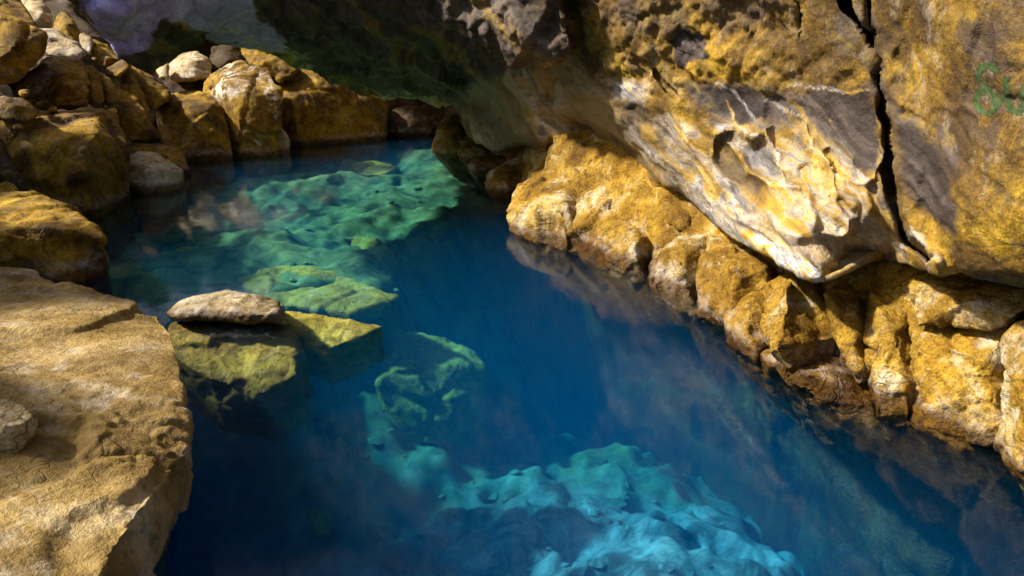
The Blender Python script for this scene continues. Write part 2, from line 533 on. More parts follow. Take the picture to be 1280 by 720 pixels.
CTRL = [(300, 0, 9.2), (400, 0, 9.0), (400, 55, 10.2), (480, 80, 10.6), (500, 0, 8.6), (550, 100, 11.4), (150, 10, 8.2), (230, 10, 8.9),
        (620, 110, 9.3), (600, 0, 7.9), (600, 55, 8.2), (690, 0, 6.7), (690, 55, 6.9), (650, 140, 8.9), (720, 145, 7.4), (770, 165, 6.6),
        (740, 85, 6.5), (800, 120, 5.8), (800, 50, 5.5), (800, 0, 5.3), (830, 195, 5.85), (880, 240, 5.35), (900, 100, 5.0), (900, 0, 4.7), (905, 190, 5.0),
        (950, 250, 4.55), (1000, 200, 4.45), (1000, 100, 4.45), (1000, 0, 4.15), (1000, 300, 4.0), (930, 285, 4.75), (1100, 0, 3.6), (1100, 100, 3.8),
        (1100, 200, 3.8), (1100, 280, 3.75), (1200, 0, 2.95), (1200, 150, 3.1), (1200, 280, 3.1), (1280, 0, 2.6), (1280, 150, 2.65), (1280, 280, 2.7),
        (-40, -250, 7.6), (100, -200, 8.2), (300, -200, 8.6), (600, -200, 7.2), (900, -200, 4.5), (1200, -200, 2.6), (1400, 0, 2.15), (1400, 250, 2.35),
        (100, -420, 8.0), (350, -420, 8.2), (600, -420, 7.0), (900, -420, 4.5), (1200, -420, 2.5), (1560, 0, 1.8)]
def recess(a, b, c):
    k = min(max((a - 560) / 240.0, 0), 1)
    return (a, b, c * (1 + 0.13 * k * k * (3 - 2 * k)))
LIP = [recess(*p) for p in LIP]
CTRL = [recess(*p) for p in CTRL]
_cp = LIP + CTRL
TW = TPS([(a / 100, b / 100) for a, b, c in _cp], np.array([math.log(c) for a, b, c in _cp]), 2e-3)

RIMS = [[(895, 168), (920, 160), (945, 165)], [(960, 163), (968, 195), (978, 222), (996, 236)], [(915, 186), (935, 215), (962, 228), (992, 233)],
        [(1000, 155), (1012, 175), (1032, 202), (1045, 222)], [(900, 165), (890, 195), (905, 235), (922, 262), (950, 275)],
        [(962, 252), (970, 278), (990, 293), (1025, 298), (1050, 290), (1063, 272)], [(1030, 240), (1045, 235), (1060, 245)],
        [(1004, 236), (1012, 260), (1020, 285)], [(1112, 250), (1128, 280), (1150, 305), (1175, 325)], [(1070, 200), (1075, 230), (1090, 260)],
        [(1063, 228), (1090, 215), (1100, 190)]]
RIDGE = [(735, 110), (790, 150), (830, 195), (870, 240), (905, 278), (945, 303), (985, 330), (1010, 346)]
STREAK = [(790, 135), (820, 165), (850, 205), (882, 252), (912, 288), (925, 298)]
STREAK2 = [(640, 110), (665, 145), (690, 165)]
CRACK = [(1045, -40), (1060, 10), (1085, 40), (1100, 68), (1104, 110), (1109, 180), (1113, 240), (1120, 270), (1135, 300), (1160, 322)]
CRACK2 = [(1080, -40), (1088, 10), (1096, 40)]
STEP = [(520, -60), (547, 0), (558, 30), (575, 50), (610, 66), (650, 79), (690, 74), (716, 60), (708, 25), (704, 0), (690, -60)]
POCK = [(908, 218, 20, 34, 0.10), (950, 195, 22, 22, 0.07), (980, 195, 13, 30, 0.06), (1020, 215, 16, 10, 0.07), (1042, 215, 7, 30, 0.05), (925, 245, 28, 18, 0.08),
        (860, 55, 24, 16, 0.10), (1075, 165, 40, 45, 0.05), (940, 140, 45, 20, 0.05), (985, 275, 40, 22, -0.12), (1000, 325, 30, 20, -0.05), (1050, 265, 22, 22, -0.09),
        (1085, 330, 34, 18, 0.30), (690, 110, 14, 26, 0.12), (640, 165, 30, 16, -0.12), (600, 150, 18, 20, -0.10), (760, 60, 30, 40, -0.06), (930, 30, 60, 30, 0.10),
        (1160, 230, 14, 60, 0.05), (1085, 260, 10, 26, -0.05), (1115, 100, 10, 60, -0.05), (1230, 60, 60, 60, -0.06), (225, 60, 34, 22, 0.30), (140, 20, 25, 20, -0.15)]

def wall_t(px, py):
    t = np.exp(TW(px / 100, py / 100))
    wob = 5 * np.sin(px * 0.11 + py * 0.05) + 4 * np.sin(py * 0.17 - px * 0.06)
    x, y = px + wob, py + wob * 0.7
    for cx, cyy, rx, ry, a in POCK:
        t = t + a * np.exp(-(((x - cx) / rx) ** 2 + ((y - cyy) / ry) ** 2) ** 1.5)
    for l in RIMS:
            t = t - 0.07 * np.exp(-(pdist(x, y, l) / 8) ** 2)
    t = t - 0.16 * np.exp(-(pdist(x, y, RIDGE) / 22) ** 2)
    t = t + 0.07 * np.exp(-(pdist(x, y, STREAK) / 6) ** 2)
    t = t - 0.55 * inpoly(px + wob * 0.5, py + wob * 0.4, STEP, 5)
    for l, d, wd in ((CRACK, 0.32, 6.0), (CRACK2, 0.25, 4.0), ([(995, -20), (1000, 20), (1003, 38)], 0.12, 3.0), ([(818, 92), (832, 108), (846, 121)], 0.10, 3.0),
                     ([(1035, 190), (1046, 215), (1052, 232)], 0.06, 4.0), ([(1050, 250), (1058, 265), (1066, 270)], 0.06, 4.0)):
        t = t + d * np.exp(-(pdist(px + wob * 0.35, py, l) / wd) ** 4)
    # right of the crack the slab stands a little prouder
    t = t - 0.10 * sstep(0, 10, px + wob * 0.35 - np.interp(py, [c[1] for c in CRACK], [c[0] for c in CRACK])) * sstep(1300, 1100, px)
    return t

def build_wall():
    L = np.array(LIP, float)
    s = np.concatenate([[0], np.cumsum(np.hypot(np.diff(L[:, 0]), np.diff(L[:, 1])))])
    NU = 760
    # more columns where the lip is; spread evenly along its length
    u = np.linspace(0, s[-1], NU)
    bx, by, bt = (np.interp(u, s, L[:, k]) for k in range(3))
    far = np.interp(u, s, np.arange(len(L)))
    tx = np.interp(u / s[-1], [0, 0.12, 0.3, 0.55, 0.75, 0.9, 1.0], [-40, 150, 380, 620, 880, 1200, 1560])
    NV = 230
    v = np.linspace(0, 1, NV) ** 1.15
    px = bx[:, None] * (1 - v) + tx[:, None] * v
    py = by[:, None] * (1 - v) + (-420.0) * v
    t = wall_t(px, py)
    # a rounded edge: the face bends back over the last few pixels to the lip
    e = np.exp(-(v * (420 + by[:, None])) / 5.0)
    t = t + 0.16 * e * (bt[:, None] / 8.0)
    co = Pn(px, py, t)
    left = sstep(17.0, 14.0, far)[:, None]
    b0 = co[:, 0]
    under = []
    inn = np.stack([np.full(NU, 0.85), np.full(NU, 0.45), np.full(NU, 0.10)], -1)
    upb = np.stack([np.full(NU, 0.25), np.full(NU, 0.55), np.full(NU, 0.8)], -1)
    dirv = inn * (1 - left) + upb * left
    for k in (0.05, 0.12, 0.25, 0.5, 0.9, 1.6, 2.6):
        under.append(b0 + dirv * k + np.array((0, 0, 0.10 * min(k, 1))) * (1 - left))
    top = []
    tp = co[:, -1]
    for k in (0.1, 0.3, 0.7, 1.5, 4.0, 9.0, 20.0):
        top.append(tp + np.array((0.25 * k, 0.55 * k, min(0.9 * k, 1.0))))
    full = np.concatenate([np.stack(under[::-1], 1), co, np.stack(top, 1)], 1)
    nv = full.shape[1]
    fx = np.concatenate([np.repeat(px[:, :1], 7, 1), px, np.repeat(px[:, -1:], 7, 1)], 1).ravel()
    fy = np.concatenate([np.repeat(py[:, :1], 7, 1), py, np.repeat(py[:, -1:], 7, 1)], 1).ravel()
    me = grid_mesh("cave_wall", full.reshape(-1, 3), NU, nv)
    c, n = getco(me), getno(me)
    f1, e1 = facets(c + 0.15 * np.stack([fbm(c, 1.5, 2)] * 3, -1), 1.7, 2)
    f2, e2 = facets(c, 5.0, 4)
    gold = inpoly(fx, fy, [(705, -50), (1000, -50), (1010, 110), (880, 110), (760, 130), (720, 70)], 20)
    al, ac = 0.73 * fx + 0.68 * fy, -0.68 * fx + 0.73 * fy
    fw = np.stack([al / 300 + 0.3 * fbm(c, 1.2, 2), ac / 26 + 0.8 * fbm(c + 8, 0.9, 2), 0 * al], -1).astype(np.float32)
    fold = np.abs(perlin(fw)) * 1.6 + 0.5 * np.abs(perlin(fw * 2.3 + 11))
    fm = np.maximum(inpoly(fx, fy, [(570, 120), (640, 80), (720, 70), (800, 120), (900, 170), (1000, 250), (1060, 340), (1000, 360), (880, 270), (740, 190), (600, 185)], 25),
                    0.5 * inpoly(fx, fy, [(1110, 100), (1250, 180), (1280, 360), (1120, 320)], 25))
    d = 0.03 * fbm(c, 1.4, 4) + 0.035 * np.clip(f1, -.8, .6) * (1 - .7 * fm) + 0.008 * np.clip(f2, -.8, .6) * (1 - fm) + 0.055 * fm * (fold - .5)
    d = d + 0.012 * fbm(c, 11.0, 4, 0.6) * (0.40 + 1.4 * gold) * (1 - .6 * fm) + 0.004 * fbm(c, 40.0, 3, 0.65)
    ceil = inpoly(fx, fy, [(290, -500), (720, -500), (720, 62), (600, 105), (560, 130), (404, 98), (330, 60)], 30)
    fc, ec = facets(c + 0.25 * np.stack([fbm(c + 7, 1.2, 3)] * 3, -1), 1.1, 5)
    d = d + ceil * (0.09 * np.clip(fc, -.8, .7) + 0.02 * np.clip(f2, -.8, .7) + 0.012 * np.abs(fbm(c + 19, 2.2, 5, 0.6)) + 0.008 * fbm(c, 13, 4, 0.65))
    smooth = np.maximum(inpoly(fx, fy, [(70, -60), (300, -60), (320, 20), (370, 66), (330, 70), (262, 56), (255, 40), (205, 22), (188, 48), (150, 74), (118, 40)], 8),
                        0.2 * inpoly(fx, fy, [(560, 125), (600, 95), (650, 82), (720, 66), (770, 130), (810, 180), (850, 235), (790, 220), (740, 185), (680, 190), (600, 190)], 12))
    d = d * (1 - 0.40 * smooth)
    d = d * np.clip(np.linalg.norm(c - np.array((0, 0, 2.0)), axis=1) / 5.0, 0.55, 1.6)
    # normals of the sheet face the water or the rock: make outward mean towards the camera
    sgn = np.sign(np.einsum('ij,ij->i', n, np.array((0, 0, 2.0), np.float32) - c))
    setco(me, c - n * (sgn * d)[:, None])
    # minerals and painted light of the face: dark basalt and shade, white crust, olive slab, violet slab with sky sheen
    x = fx + 10 * fbm(c, 2.5, 5, 0.6)
    y = fy + 10 * fbm(c + 30, 2.5, 5, 0.6)
    dark = 0.5 * sstep(0.22, 0.6, fbm(c + 60, 1.6, 5, 0.6)) * inpoly(fx, fy, [(700, -500), (1600, -500), (1600, 340), (1180, 330), (1100, 90), (880, 100), (740, 60)], 40); white = np.zeros(len(x)); oliv = np.zeros(len(x)); vio_sheen = np.zeros(len(x))
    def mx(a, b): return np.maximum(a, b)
    dark = mx(dark, inpoly(x, y, [(300, -60), (545, -60), (575, 52), (650, 80), (600, 100), (560, 128), (480, 118), (404, 90), (330, 36)], 12) * 1.3)  # dark brown ceiling rock, with its underside shade painted in
    dark = mx(dark, inpoly(x, y, STEP, 4) * 0.7)  # underside shade of the hanging block, painted in
    dark = mx(dark, inpoly(x, y, [(150, 72), (192, 45), (202, 26), (258, 46), (208, 76), (190, 94)], 2) * 1.8)  # shade of the ceiling notch, painted in
    dark = mx(dark, inpoly(x, y, [(845, 44), (880, 40), (886, 72), (848, 88)], 3))  # small recess, its shade painted in
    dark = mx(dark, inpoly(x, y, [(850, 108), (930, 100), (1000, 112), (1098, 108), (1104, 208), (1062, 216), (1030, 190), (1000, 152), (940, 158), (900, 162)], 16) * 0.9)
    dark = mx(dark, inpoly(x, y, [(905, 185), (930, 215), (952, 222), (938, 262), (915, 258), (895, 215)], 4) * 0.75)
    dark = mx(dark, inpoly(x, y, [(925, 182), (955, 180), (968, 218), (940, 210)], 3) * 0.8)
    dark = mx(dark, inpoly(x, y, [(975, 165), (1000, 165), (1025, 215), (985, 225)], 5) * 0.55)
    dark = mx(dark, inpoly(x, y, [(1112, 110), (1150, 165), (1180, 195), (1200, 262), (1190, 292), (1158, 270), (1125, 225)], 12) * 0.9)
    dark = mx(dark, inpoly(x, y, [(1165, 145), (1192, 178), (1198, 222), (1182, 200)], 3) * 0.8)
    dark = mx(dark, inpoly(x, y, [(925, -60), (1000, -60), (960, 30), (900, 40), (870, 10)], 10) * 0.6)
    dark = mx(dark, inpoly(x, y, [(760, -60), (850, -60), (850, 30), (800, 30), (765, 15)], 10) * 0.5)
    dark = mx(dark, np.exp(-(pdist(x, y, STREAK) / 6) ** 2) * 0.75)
    for l in (CRACK, CRACK2):
        dark = mx(dark, np.exp(-(pdist(fx, fy, l) / 5) ** 4) * 0.9)
    for l in RIMS:
        white = mx(white, np.exp(-(pdist(x, y, l) / 5.0) ** 2) * 0.7)
    sd1 = pdist(x, y, RIDGE)
    white = mx(white, np.exp(-(sd1 / 17) ** 2) * 0.85 * sstep(760, 830, x))
    white = mx(white, inpoly(x, y, [(800, 150), (842, 142), (885, 180), (895, 225), (925, 275), (990, 310), (1010, 345), (965, 320), (920, 298), (870, 245)], 8) * 0.5)
    white = mx(white, inpoly(x, y, [(880, 160), (1000, 150), (1100, 220), (1150, 330), (1060, 340), (1010, 350), (930, 300)], 14) * 0.36)
    white = mx(white, inpoly(x, y, [(960, 255), (1000, 262), (1040, 268), (1060, 275), (1050, 292), (985, 296)], 7) * 0.55)
    white = mx(white, inpoly(x, y, [(765, 95), (810, 110), (800, 130), (770, 120)], 8) * 0.6)
    white = mx(white, inpoly(x, y, [(1040, 235), (1070, 225), (1110, 260), (1140, 320), (1100, 290), (1070, 270)], 8) * 0.5)
    for l in (STREAK2, [(585, 140), (590, 160), (600, 178)], [(655, 120), (672, 150), (690, 165)], [(700, 100), (705, 130)], [(735, 145), (760, 160)], [(250, 30), (300, 48), (345, 66), (385, 84)], [(470, 118), (520, 122), (560, 130)]):
        white = mx(white, np.exp(-(pdist(x, y, l) / 5) ** 2) * 0.6)
    for l in ([(900, 100), (930, 125), (945, 150)], [(960, 130), (1000, 145)], [(990, 105), (1030, 108), (1095, 115)], [(912, 130), (925, 165)]):
        white = mx(white, np.exp(-(pdist(x, y, l) / 2.2) ** 2) * 0.7)
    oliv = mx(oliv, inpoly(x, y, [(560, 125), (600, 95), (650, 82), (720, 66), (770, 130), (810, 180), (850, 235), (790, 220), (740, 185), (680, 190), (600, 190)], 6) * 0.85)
    vio_sheen = mx(vio_sheen, inpoly(x, y, [(70, -60), (300, -60), (320, 20), (370, 66), (330, 70), (262, 56), (255, 40), (205, 22), (188, 48), (150, 74), (118, 40)], 4) * 0.95)
    pa = np.stack([dark, white, oliv, vio_sheen], -1).astype(np.float32)
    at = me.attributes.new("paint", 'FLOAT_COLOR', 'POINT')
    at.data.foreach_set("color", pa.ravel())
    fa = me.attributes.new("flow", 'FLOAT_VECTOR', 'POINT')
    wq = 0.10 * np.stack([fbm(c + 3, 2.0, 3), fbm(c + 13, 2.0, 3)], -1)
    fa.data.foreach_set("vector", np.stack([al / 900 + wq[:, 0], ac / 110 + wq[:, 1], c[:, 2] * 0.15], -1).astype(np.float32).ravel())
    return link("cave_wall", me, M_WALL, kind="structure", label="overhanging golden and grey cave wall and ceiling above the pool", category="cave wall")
wall = build_wall()

# the mark sprayed on the wall, following its surface
def build_mark():
    bvh = BVHTree.FromPolygons([v.co for v in wall.data.vertices], [tuple(p.vertices) for p in wall.data.polygons])
    strokes = [[(1246, 88), (1238, 82), (1226, 84), (1222, 95), (1230, 108), (1240, 118), (1246, 130)],
               [(1232, 112), (1222, 118), (1219, 130), (1224, 139), (1236, 141), (1246, 132), (1252, 120)],
               [(1257, 100), (1258, 120), (1262, 136), (1272, 141), (1281, 132)], [(1281, 108), (1279, 122), (1281, 135)]]
    X, Y = np.meshgrid(np.arange(1212, 1292, 1.0), np.arange(76, 150, 1.0), indexing='ij')
    d = np.minimum.reduce([pdist(X, Y, s) for s in strokes])
    nz = fbm(np.stack([X.ravel() * 0.22, Y.ravel() * 0.22, X.ravel() * 0], -1), 1.0, 3).reshape(X.shape)
    m = d + 3.5 * nz < 4.0
    bm = bmesh.new()
    vt = {}
    org = Vector((0, 0, CAMH))
    def vert(i, j):
        if (i, j) not in vt:
            dr = (Vector(P(1212 + i - .5, 76 + j - .5, 1.0)) - org).normalized()
            h = bvh.ray_cast(org, dr)
            if h[0] is None:
                return None
            vt[(i, j)] = bm.verts.new(h[0] - dr * 0.003)
        return vt[(i, j)]
    for i in range(X.shape[0]):
        for j in range(X.shape[1]):
            if m[i, j]:
                q = [vert(i, j), vert(i + 1, j), vert(i + 1, j + 1), vert(i, j + 1)]
                if all(q):
                    bm.faces.new(q)
    me = bpy.data.meshes.new("painted_mark")
    bm.to_mesh(me)
    bm.free()
    link("painted_mark", me, M_PAINT, label="faded green sprayed looping mark high on the ochre wall right of the crack", category="graffiti")
build_mark()

# ------------------------------------------------------------------ rock behind the boulders: banks, back wall, slope
def strip(name, rows, mat, label, sub=24, disp=0.10, seed=1, kind="structure"):
    """sheet through rows of points (all rows the same length), refined and broken up"""
    a = np.array(rows, float)
    def refine(a, ax, n):
        m = a.shape[ax]
        x = np.linspace(0, m - 1, n)
        i = np.minimum(x.astype(int), m - 2)
        f = (x - i)
        sh = [1, 1, 1]
        sh[ax] = n
        f = f.reshape(sh)
        return np.take(a, i, ax) * (1 - f) + np.take(a, i + 1, ax) * f
    a = refine(refine(a, 0, (a.shape[0] - 1) * sub + 1), 1, (a.shape[1] - 1) * sub + 1)
    nu, nv = a.shape[:2]
    me = grid_mesh(name, a.reshape(-1, 3), nu, nv)
    c, n = getco(me), getno(me)
    f1, e1 = facets(c, 1.5, seed)
    f2, e2 = facets(c, 4.0, seed + 1)
    d = disp * (fbm(c, 0.9, 4) + 0.9 * np.clip(f1, -.9, .7) + 0.35 * np.clip(f2, -.9, .7) + 0.12 * fbm(c, 9, 4, 0.6))
    setco(me, c + n * d[:, None])
    return link(name, me, mat, kind=kind, label=label)

WL = [(540, 190), (574, 198), (590, 214), (610, 245), (635, 290), (700, 312), (770, 340), (815, 360), (840, 387), (872, 395), (905, 425), (950, 455), (980, 475),
      (1040, 510), (1085, 522), (1140, 522), (1190, 542), (1250, 568), (1280, 606), (1420, 760), (1560, 960)]
wl = [np.array(W(a, b, 0)) for a, b in WL]
rows = []
for p in wl:
    nrm = np.array((0.93, 0.36, 0))
    rows.append([p + nrm * o + np.array((0, 0, z)) for o, z in ((1.6, -4.4), (1.3, -2.0), (1.05, -0.9), (0.70, -0.25), (0.46, 0.08), (0.58, 0.45), (0.80, 0.9), (1.4, 1.3), (2.5, 3.2))])
strip("bank_wall", rows, M_BANK, "golden rock at the foot of the right wall", 14, 0.09, 1)
rows = []
for px_, t_ in ((-900, 17), (-300, 17), (100, 17), (250, 17.2), (380, 17.2), (480, 17.4), (560, 17.2), (640, 15.5), (760, 14)):
    b = np.array(P(px_, 190, t_))
    rows.append([b + np.array((0, dy, z - b[2])) for dy, z in ((-1.5, -3.5), (-0.6, -0.4), (0, 0.3), (0.5, 1.5), (1.6, 3.0), (4, 3.8), (18, 4.3))])
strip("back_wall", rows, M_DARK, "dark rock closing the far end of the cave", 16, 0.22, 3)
# rubble slope under the left boulders
SL = [(-260, 1200), (-200, 800), (-40, 560), (60, 400), (90, 330), (110, 262), (150, 236), (190, 214), (240, 197), (330, 186), (480, 180)]
rows = []
for a, b in SL:
    p = np.array(W(a, b, 0))
    d = np.array((-0.88, 0.47, 0)) if b < 300 else np.array((-1.0, 0.1, 0))
    rows.append([p + d * o + np.array((0, 0, z)) for o, z in ((-0.8, -4.0), (0.1, -1.0), (0.5, -0.1), (1.0, 0.25), (2.0, 0.7), (3.6, 1.35), (6.0, 2.0), (12, 2.6), (30, 3.2))])
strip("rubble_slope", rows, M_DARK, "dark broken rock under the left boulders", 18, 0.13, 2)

# roof added out of view to shade the left side; holes cut for the sun patches
def build_shade_roof():
    X, Y = np.meshgrid(np.linspace(-26, -3.0, 190), np.linspace(-1.5, 26, 220), indexing='ij')
    c = np.stack([X.ravel(), Y.ravel(), 0 * X.ravel()], -1)
    z = 3.6 + 0.22 * fbm(c, 0.7, 4).reshape(X.shape)
    edge = np.interp(Y, [-1.5, 0.5, 1.2, 4.3, 5.1, 6.2, 6.8, 10, 13, 14.5, 16, 26], [-14, -8, -5.0, -5.0, -6.0, -6.0, -7.4, -7.4, -7.2, -6.4, -4.2, -3.6]) + 0.3 * fbm(c + 4, 1.2, 4).reshape(X.shape)
    keep = (X < edge) & (X > -11.5 + 0.6 * fbm(c + 14, 0.9, 3).reshape(X.shape))
    for (px, py, t, r) in SUNPATCH:
        p = np.array(P(px, py, t))
        h = p + np.array(SUN_DIR) * ((3.6 - p[2]) / SUN_DIR.z)
        keep &= np.hypot(X - h[0], Y - h[1]) > r * (1 + 0.5 * fbm(c + 2, 1.5, 3).reshape(X.shape))
    bm = bmesh.new()
    vt = {}
    def vert(i, j, k):
        if (i, j, k) not in vt:
            vt[(i, j, k)] = bm.verts.new((X[i, j], Y[i, j], z[i, j] + (0.25 if k else 0)))
        return vt[(i, j, k)]
    n, m = X.shape
    cell = keep[:-1, :-1] & keep[1:, :-1] & keep[1:, 1:] & keep[:-1, 1:]
    for i in range(n - 1):
        for j in range(m - 1):
            if not cell[i, j]:
                continue
            q = [(i, j), (i + 1, j), (i + 1, j + 1), (i, j + 1)]
            bm.faces.new([vert(*a, 1) for a in q])
            bm.faces.new([vert(*a, 0) for a in q[::-1]])
            for (di, dj), (a, b) in (((0, -1), (0, 1)), ((1, 0), (1, 2)), ((0, 1), (2, 3)), ((-1, 0), (3, 0))):
                ii, jj = i + di, j + dj
                if not (0 <= ii < n - 1 and 0 <= jj < m - 1) or not cell[ii, jj]:
                    bm.faces.new([vert(*q[a], 0), vert(*q[b], 0), vert(*q[b], 1), vert(*q[a], 1)])
    me = bpy.data.meshes.new("shade_roof")
    bm.to_mesh(me)
    bm.free()
    link("shade_roof", me, M_DARK, smooth=False, kind="structure", label="unseen roof added to shade the left boulders, with holes for sun patches")
def tz(py, z):
    return (CAMH - z) / (SP + CP * (py - 360.0) / FPX)
SUNPATCH = [(45, 12, 13.2, 1.6), (75, 62, 11.8, 1.3), (108, 52, 12.3, 1.0), (232, 76, 14.0, 1.3), (285, 105, 13.2, 1.1), (375, 95, 15.3, 1.3), (190, 200, 10.3, 1.1), (90, 110, 10.8, 0.7),
            (345, 165, 13.6, 0.7), (60, 150, 9.6, 0.6), (60, 254, 6.9, 0.65), (170, 130, 12.2, 0.5), (310, 70, 14.8, 0.7),
            (130, 425, tz(425, .52), 0.55), (50, 430, tz(430, .55), 0.50), (195, 455, tz(455, .5), 0.42), (30, 660, tz(660, .55), 0.26), (205, 530, tz(530, .45), 0.2),
            (285, 378, 5.7, 0.75), (300, 430, 5.5, 0.5), (410, 405, 5.8, 0.5)]
build_shade_roof()

# ------------------------------------------------------------------ pool bed and water
def build_bed():
    X, Y = np.meshgrid(np.linspace(-10, 7, 430), np.linspace(-1.5, 18.5, 500), indexing='ij')
    ED = [W(a, b, -0.95)[:2] for a, b in ((120, 440), (220, 425), (330, 418), (400, 398), (470, 396), (505, 385), (525, 365), (580, 340), (625, 300), (640, 250), (600, 215))]
    d = pdist(X, Y, ED)
    poly = ED + [(2, 20), (-20, 20), (-20, 4)]
    ins = inpoly(X, Y, poly, 0.01) > 0.5
    sd_ = np.where(ins, d, -d)
    c = np.stack([X.ravel(), Y.ravel(), 0 * X.ravel()], -1)
    sd_ = sd_ + 0.25 * fbm(c, 1.1, 3).reshape(X.shape)
    sd_ = sd_ + 0.5 * fbm(c + 70, 0.45, 2).reshape(X.shape)
    shelf = -0.50 - 0.035 * (12 - Y).clip(-4, 6) + 0.2 * fbm(c + 9, 0.7, 3).reshape(X.shape)
    cx, cyy = W(640, 640, -1.7)[:2]
    mx_ = np.exp(-(((X - cx - 0.45) / np.where(X < cx + 0.45, 3.0, 3.4)) ** 2 + ((Y - cyy - 0.2) / 3.9) ** 2) ** 1.7)
    bx_, by_ = W(880, 700, -1.7)[:2]
    mx2 = np.exp(-((((X - bx_) / 1.4) ** 2 + ((Y - by_) / 1.7) ** 2) ** 1.5))
    tx_, ty_ = W(230, 600, -3.0)[:2]
    deep = -3.9 - 1.6 * np.exp(-(((X - tx_) / 1.3) ** 2 + ((Y - ty_) / 2.4) ** 2)) + 1.62 * mx_ + 0.4 * mx2 + 0.24 * fbm(c + 3, 1.1, 3).reshape(X.shape)
    k = sstep(-1.5, 0.35, sd_)
    z = deep * (1 - k) + shelf * k
    hole = 0.26 * sstep(0.20, 0.50, fbm(c + 17, 1.7, 4, 0.6)).reshape(X.shape)
    z = z - hole * (1 - k)
    wq = c + 0.35 * np.stack([fbm(c + 5, 1.3, 3), fbm(c + 15, 1.3, 3), 0 * c[:, 0]], -1)
    f1, e1 = facets(wq, 0.8, 1)
    f2, e2 = facets(wq, 2.3, 5)
    pick = sstep(-0.1, 0.3, fbm(c + 44, 0.8, 3))
    z = z + (0.16 * np.clip(f1, -.8, .6) + 0.07 * pick * np.clip(f2, -.8, .7)).reshape(X.shape) + 0.03 * fbm(c, 4.0, 4, 0.6).reshape(X.shape)
    f3, e3 = facets(wq + 9, 5.0, 2)
    z = z + (0.10 * np.clip(f3, -.8, .7) * sstep(-0.3, 0.2, fbm(c + 80, 1.1, 3))).reshape(X.shape)
    z = z - 0.10 * pick.reshape(X.shape) * np.exp(-(e2 / 0.07) ** 2).reshape(X.shape)
    for _ in range(3):
        q = np.pad(z, 1, mode='edge')
        z = (q[1:-1, 1:-1] * 2 + q[:-2, 1:-1] + q[2:, 1:-1] + q[1:-1, :-2] + q[1:-1, 2:]) / 6.0
    z = np.minimum(z, -0.12)
    me = grid_mesh("pool_bed", np.stack([X, Y, z], -1).reshape(-1, 3), X.shape[0], X.shape[1])
    link("pool_bed", me, M_BED, kind="structure", label="pale broken bed of the pool")
    # loose rubble lying on it
    bvh = BVHTree.FromPolygons([v.co for v in me.vertices], [tuple(p.vertices) for p in me.polygons])
    rg = random.Random(11)
    bm = bmesh.new()
    n = 0
    while n < 420:
        if rg.random() < 0.6:
            x, y, mxs = rg.gauss(cx + 0.4, 1.3), rg.gauss(cyy + 0.2, 1.7), 0.22
        else:
            a = W(rg.uniform(200, 600), rg.uniform(205, 400), -0.7)
            x, y, mxs = a[0], a[1], 0.16
        h = bvh.ray_cast(Vector((x, y, 1)), Vector((0, 0, -1)))
        n += 1
        if h[0] is None:
            continue
        r = 0.015 + 0.35 * mxs * rg.random() ** 2
        b2 = bmesh.new()
        for k in range(15):
            v = Vector((rg.gauss(0, 1), rg.gauss(0, 1), rg.gauss(0, 1))).normalized() * r * rg.uniform(.85, 1.05)
            b2.verts.new((h[0].x + v.x * rg.uniform(.8, 1.5), h[0].y + v.y, h[0].z + v.z * 0.6 + r * 0.15))
        q = bmesh.ops.convex_hull(b2, input=b2.verts)
        bmesh.ops.delete(b2, geom=[e for e in set(q["geom_interior"] + q["geom_unused"]) if isinstance(e, bmesh.types.BMVert)], context='VERTS')
        tmp = bpy.data.meshes.new("stone")
        b2.to_mesh(tmp)
        b2.free()
        bm.from_mesh(tmp)
        bpy.data.meshes.remove(tmp)
    me2 = bpy.data.meshes.new("bed_rubble")
    bm.to_mesh(me2)
    bm.free()
    link("bed_rubble", me2, M_BED, smooth=False, kind="stuff", label="small pale rubble scattered over the pool bed", category="rubble")
    global BED
    BED = bvh
build_bed()
def tbed(px, py):
    o = Vector((0, 0, CAMH))
    d = Vector(P(px, py, 1.0)) - o
    h = BED.ray_cast(o, d.normalized())
    return h[3] / d.length - 0.05 if h[0] is not None else 7.0

def build_water():
    bm = bmesh.new()
    bmesh.ops.create_cube(bm, size=1)
    for v in bm.verts:
        v.co = Vector((v.co.x * 40, 8 + v.co.y * 30, -2.6 + v.co.z * 5.2))
    me = bpy.data.meshes.new("water")
    bm.to_mesh(me)
    bm.free()
    link("water", me, M_WATER, smooth=False, kind="structure", label="clear blue water of the pool")
build_water()

# ------------------------------------------------------------------ left bank: the boulder pile
GL = "boulders heaped on the left bank"
def left(label, *a, **k):
    k.setdefault("group", GL)
    return rock(label, *a, **k)

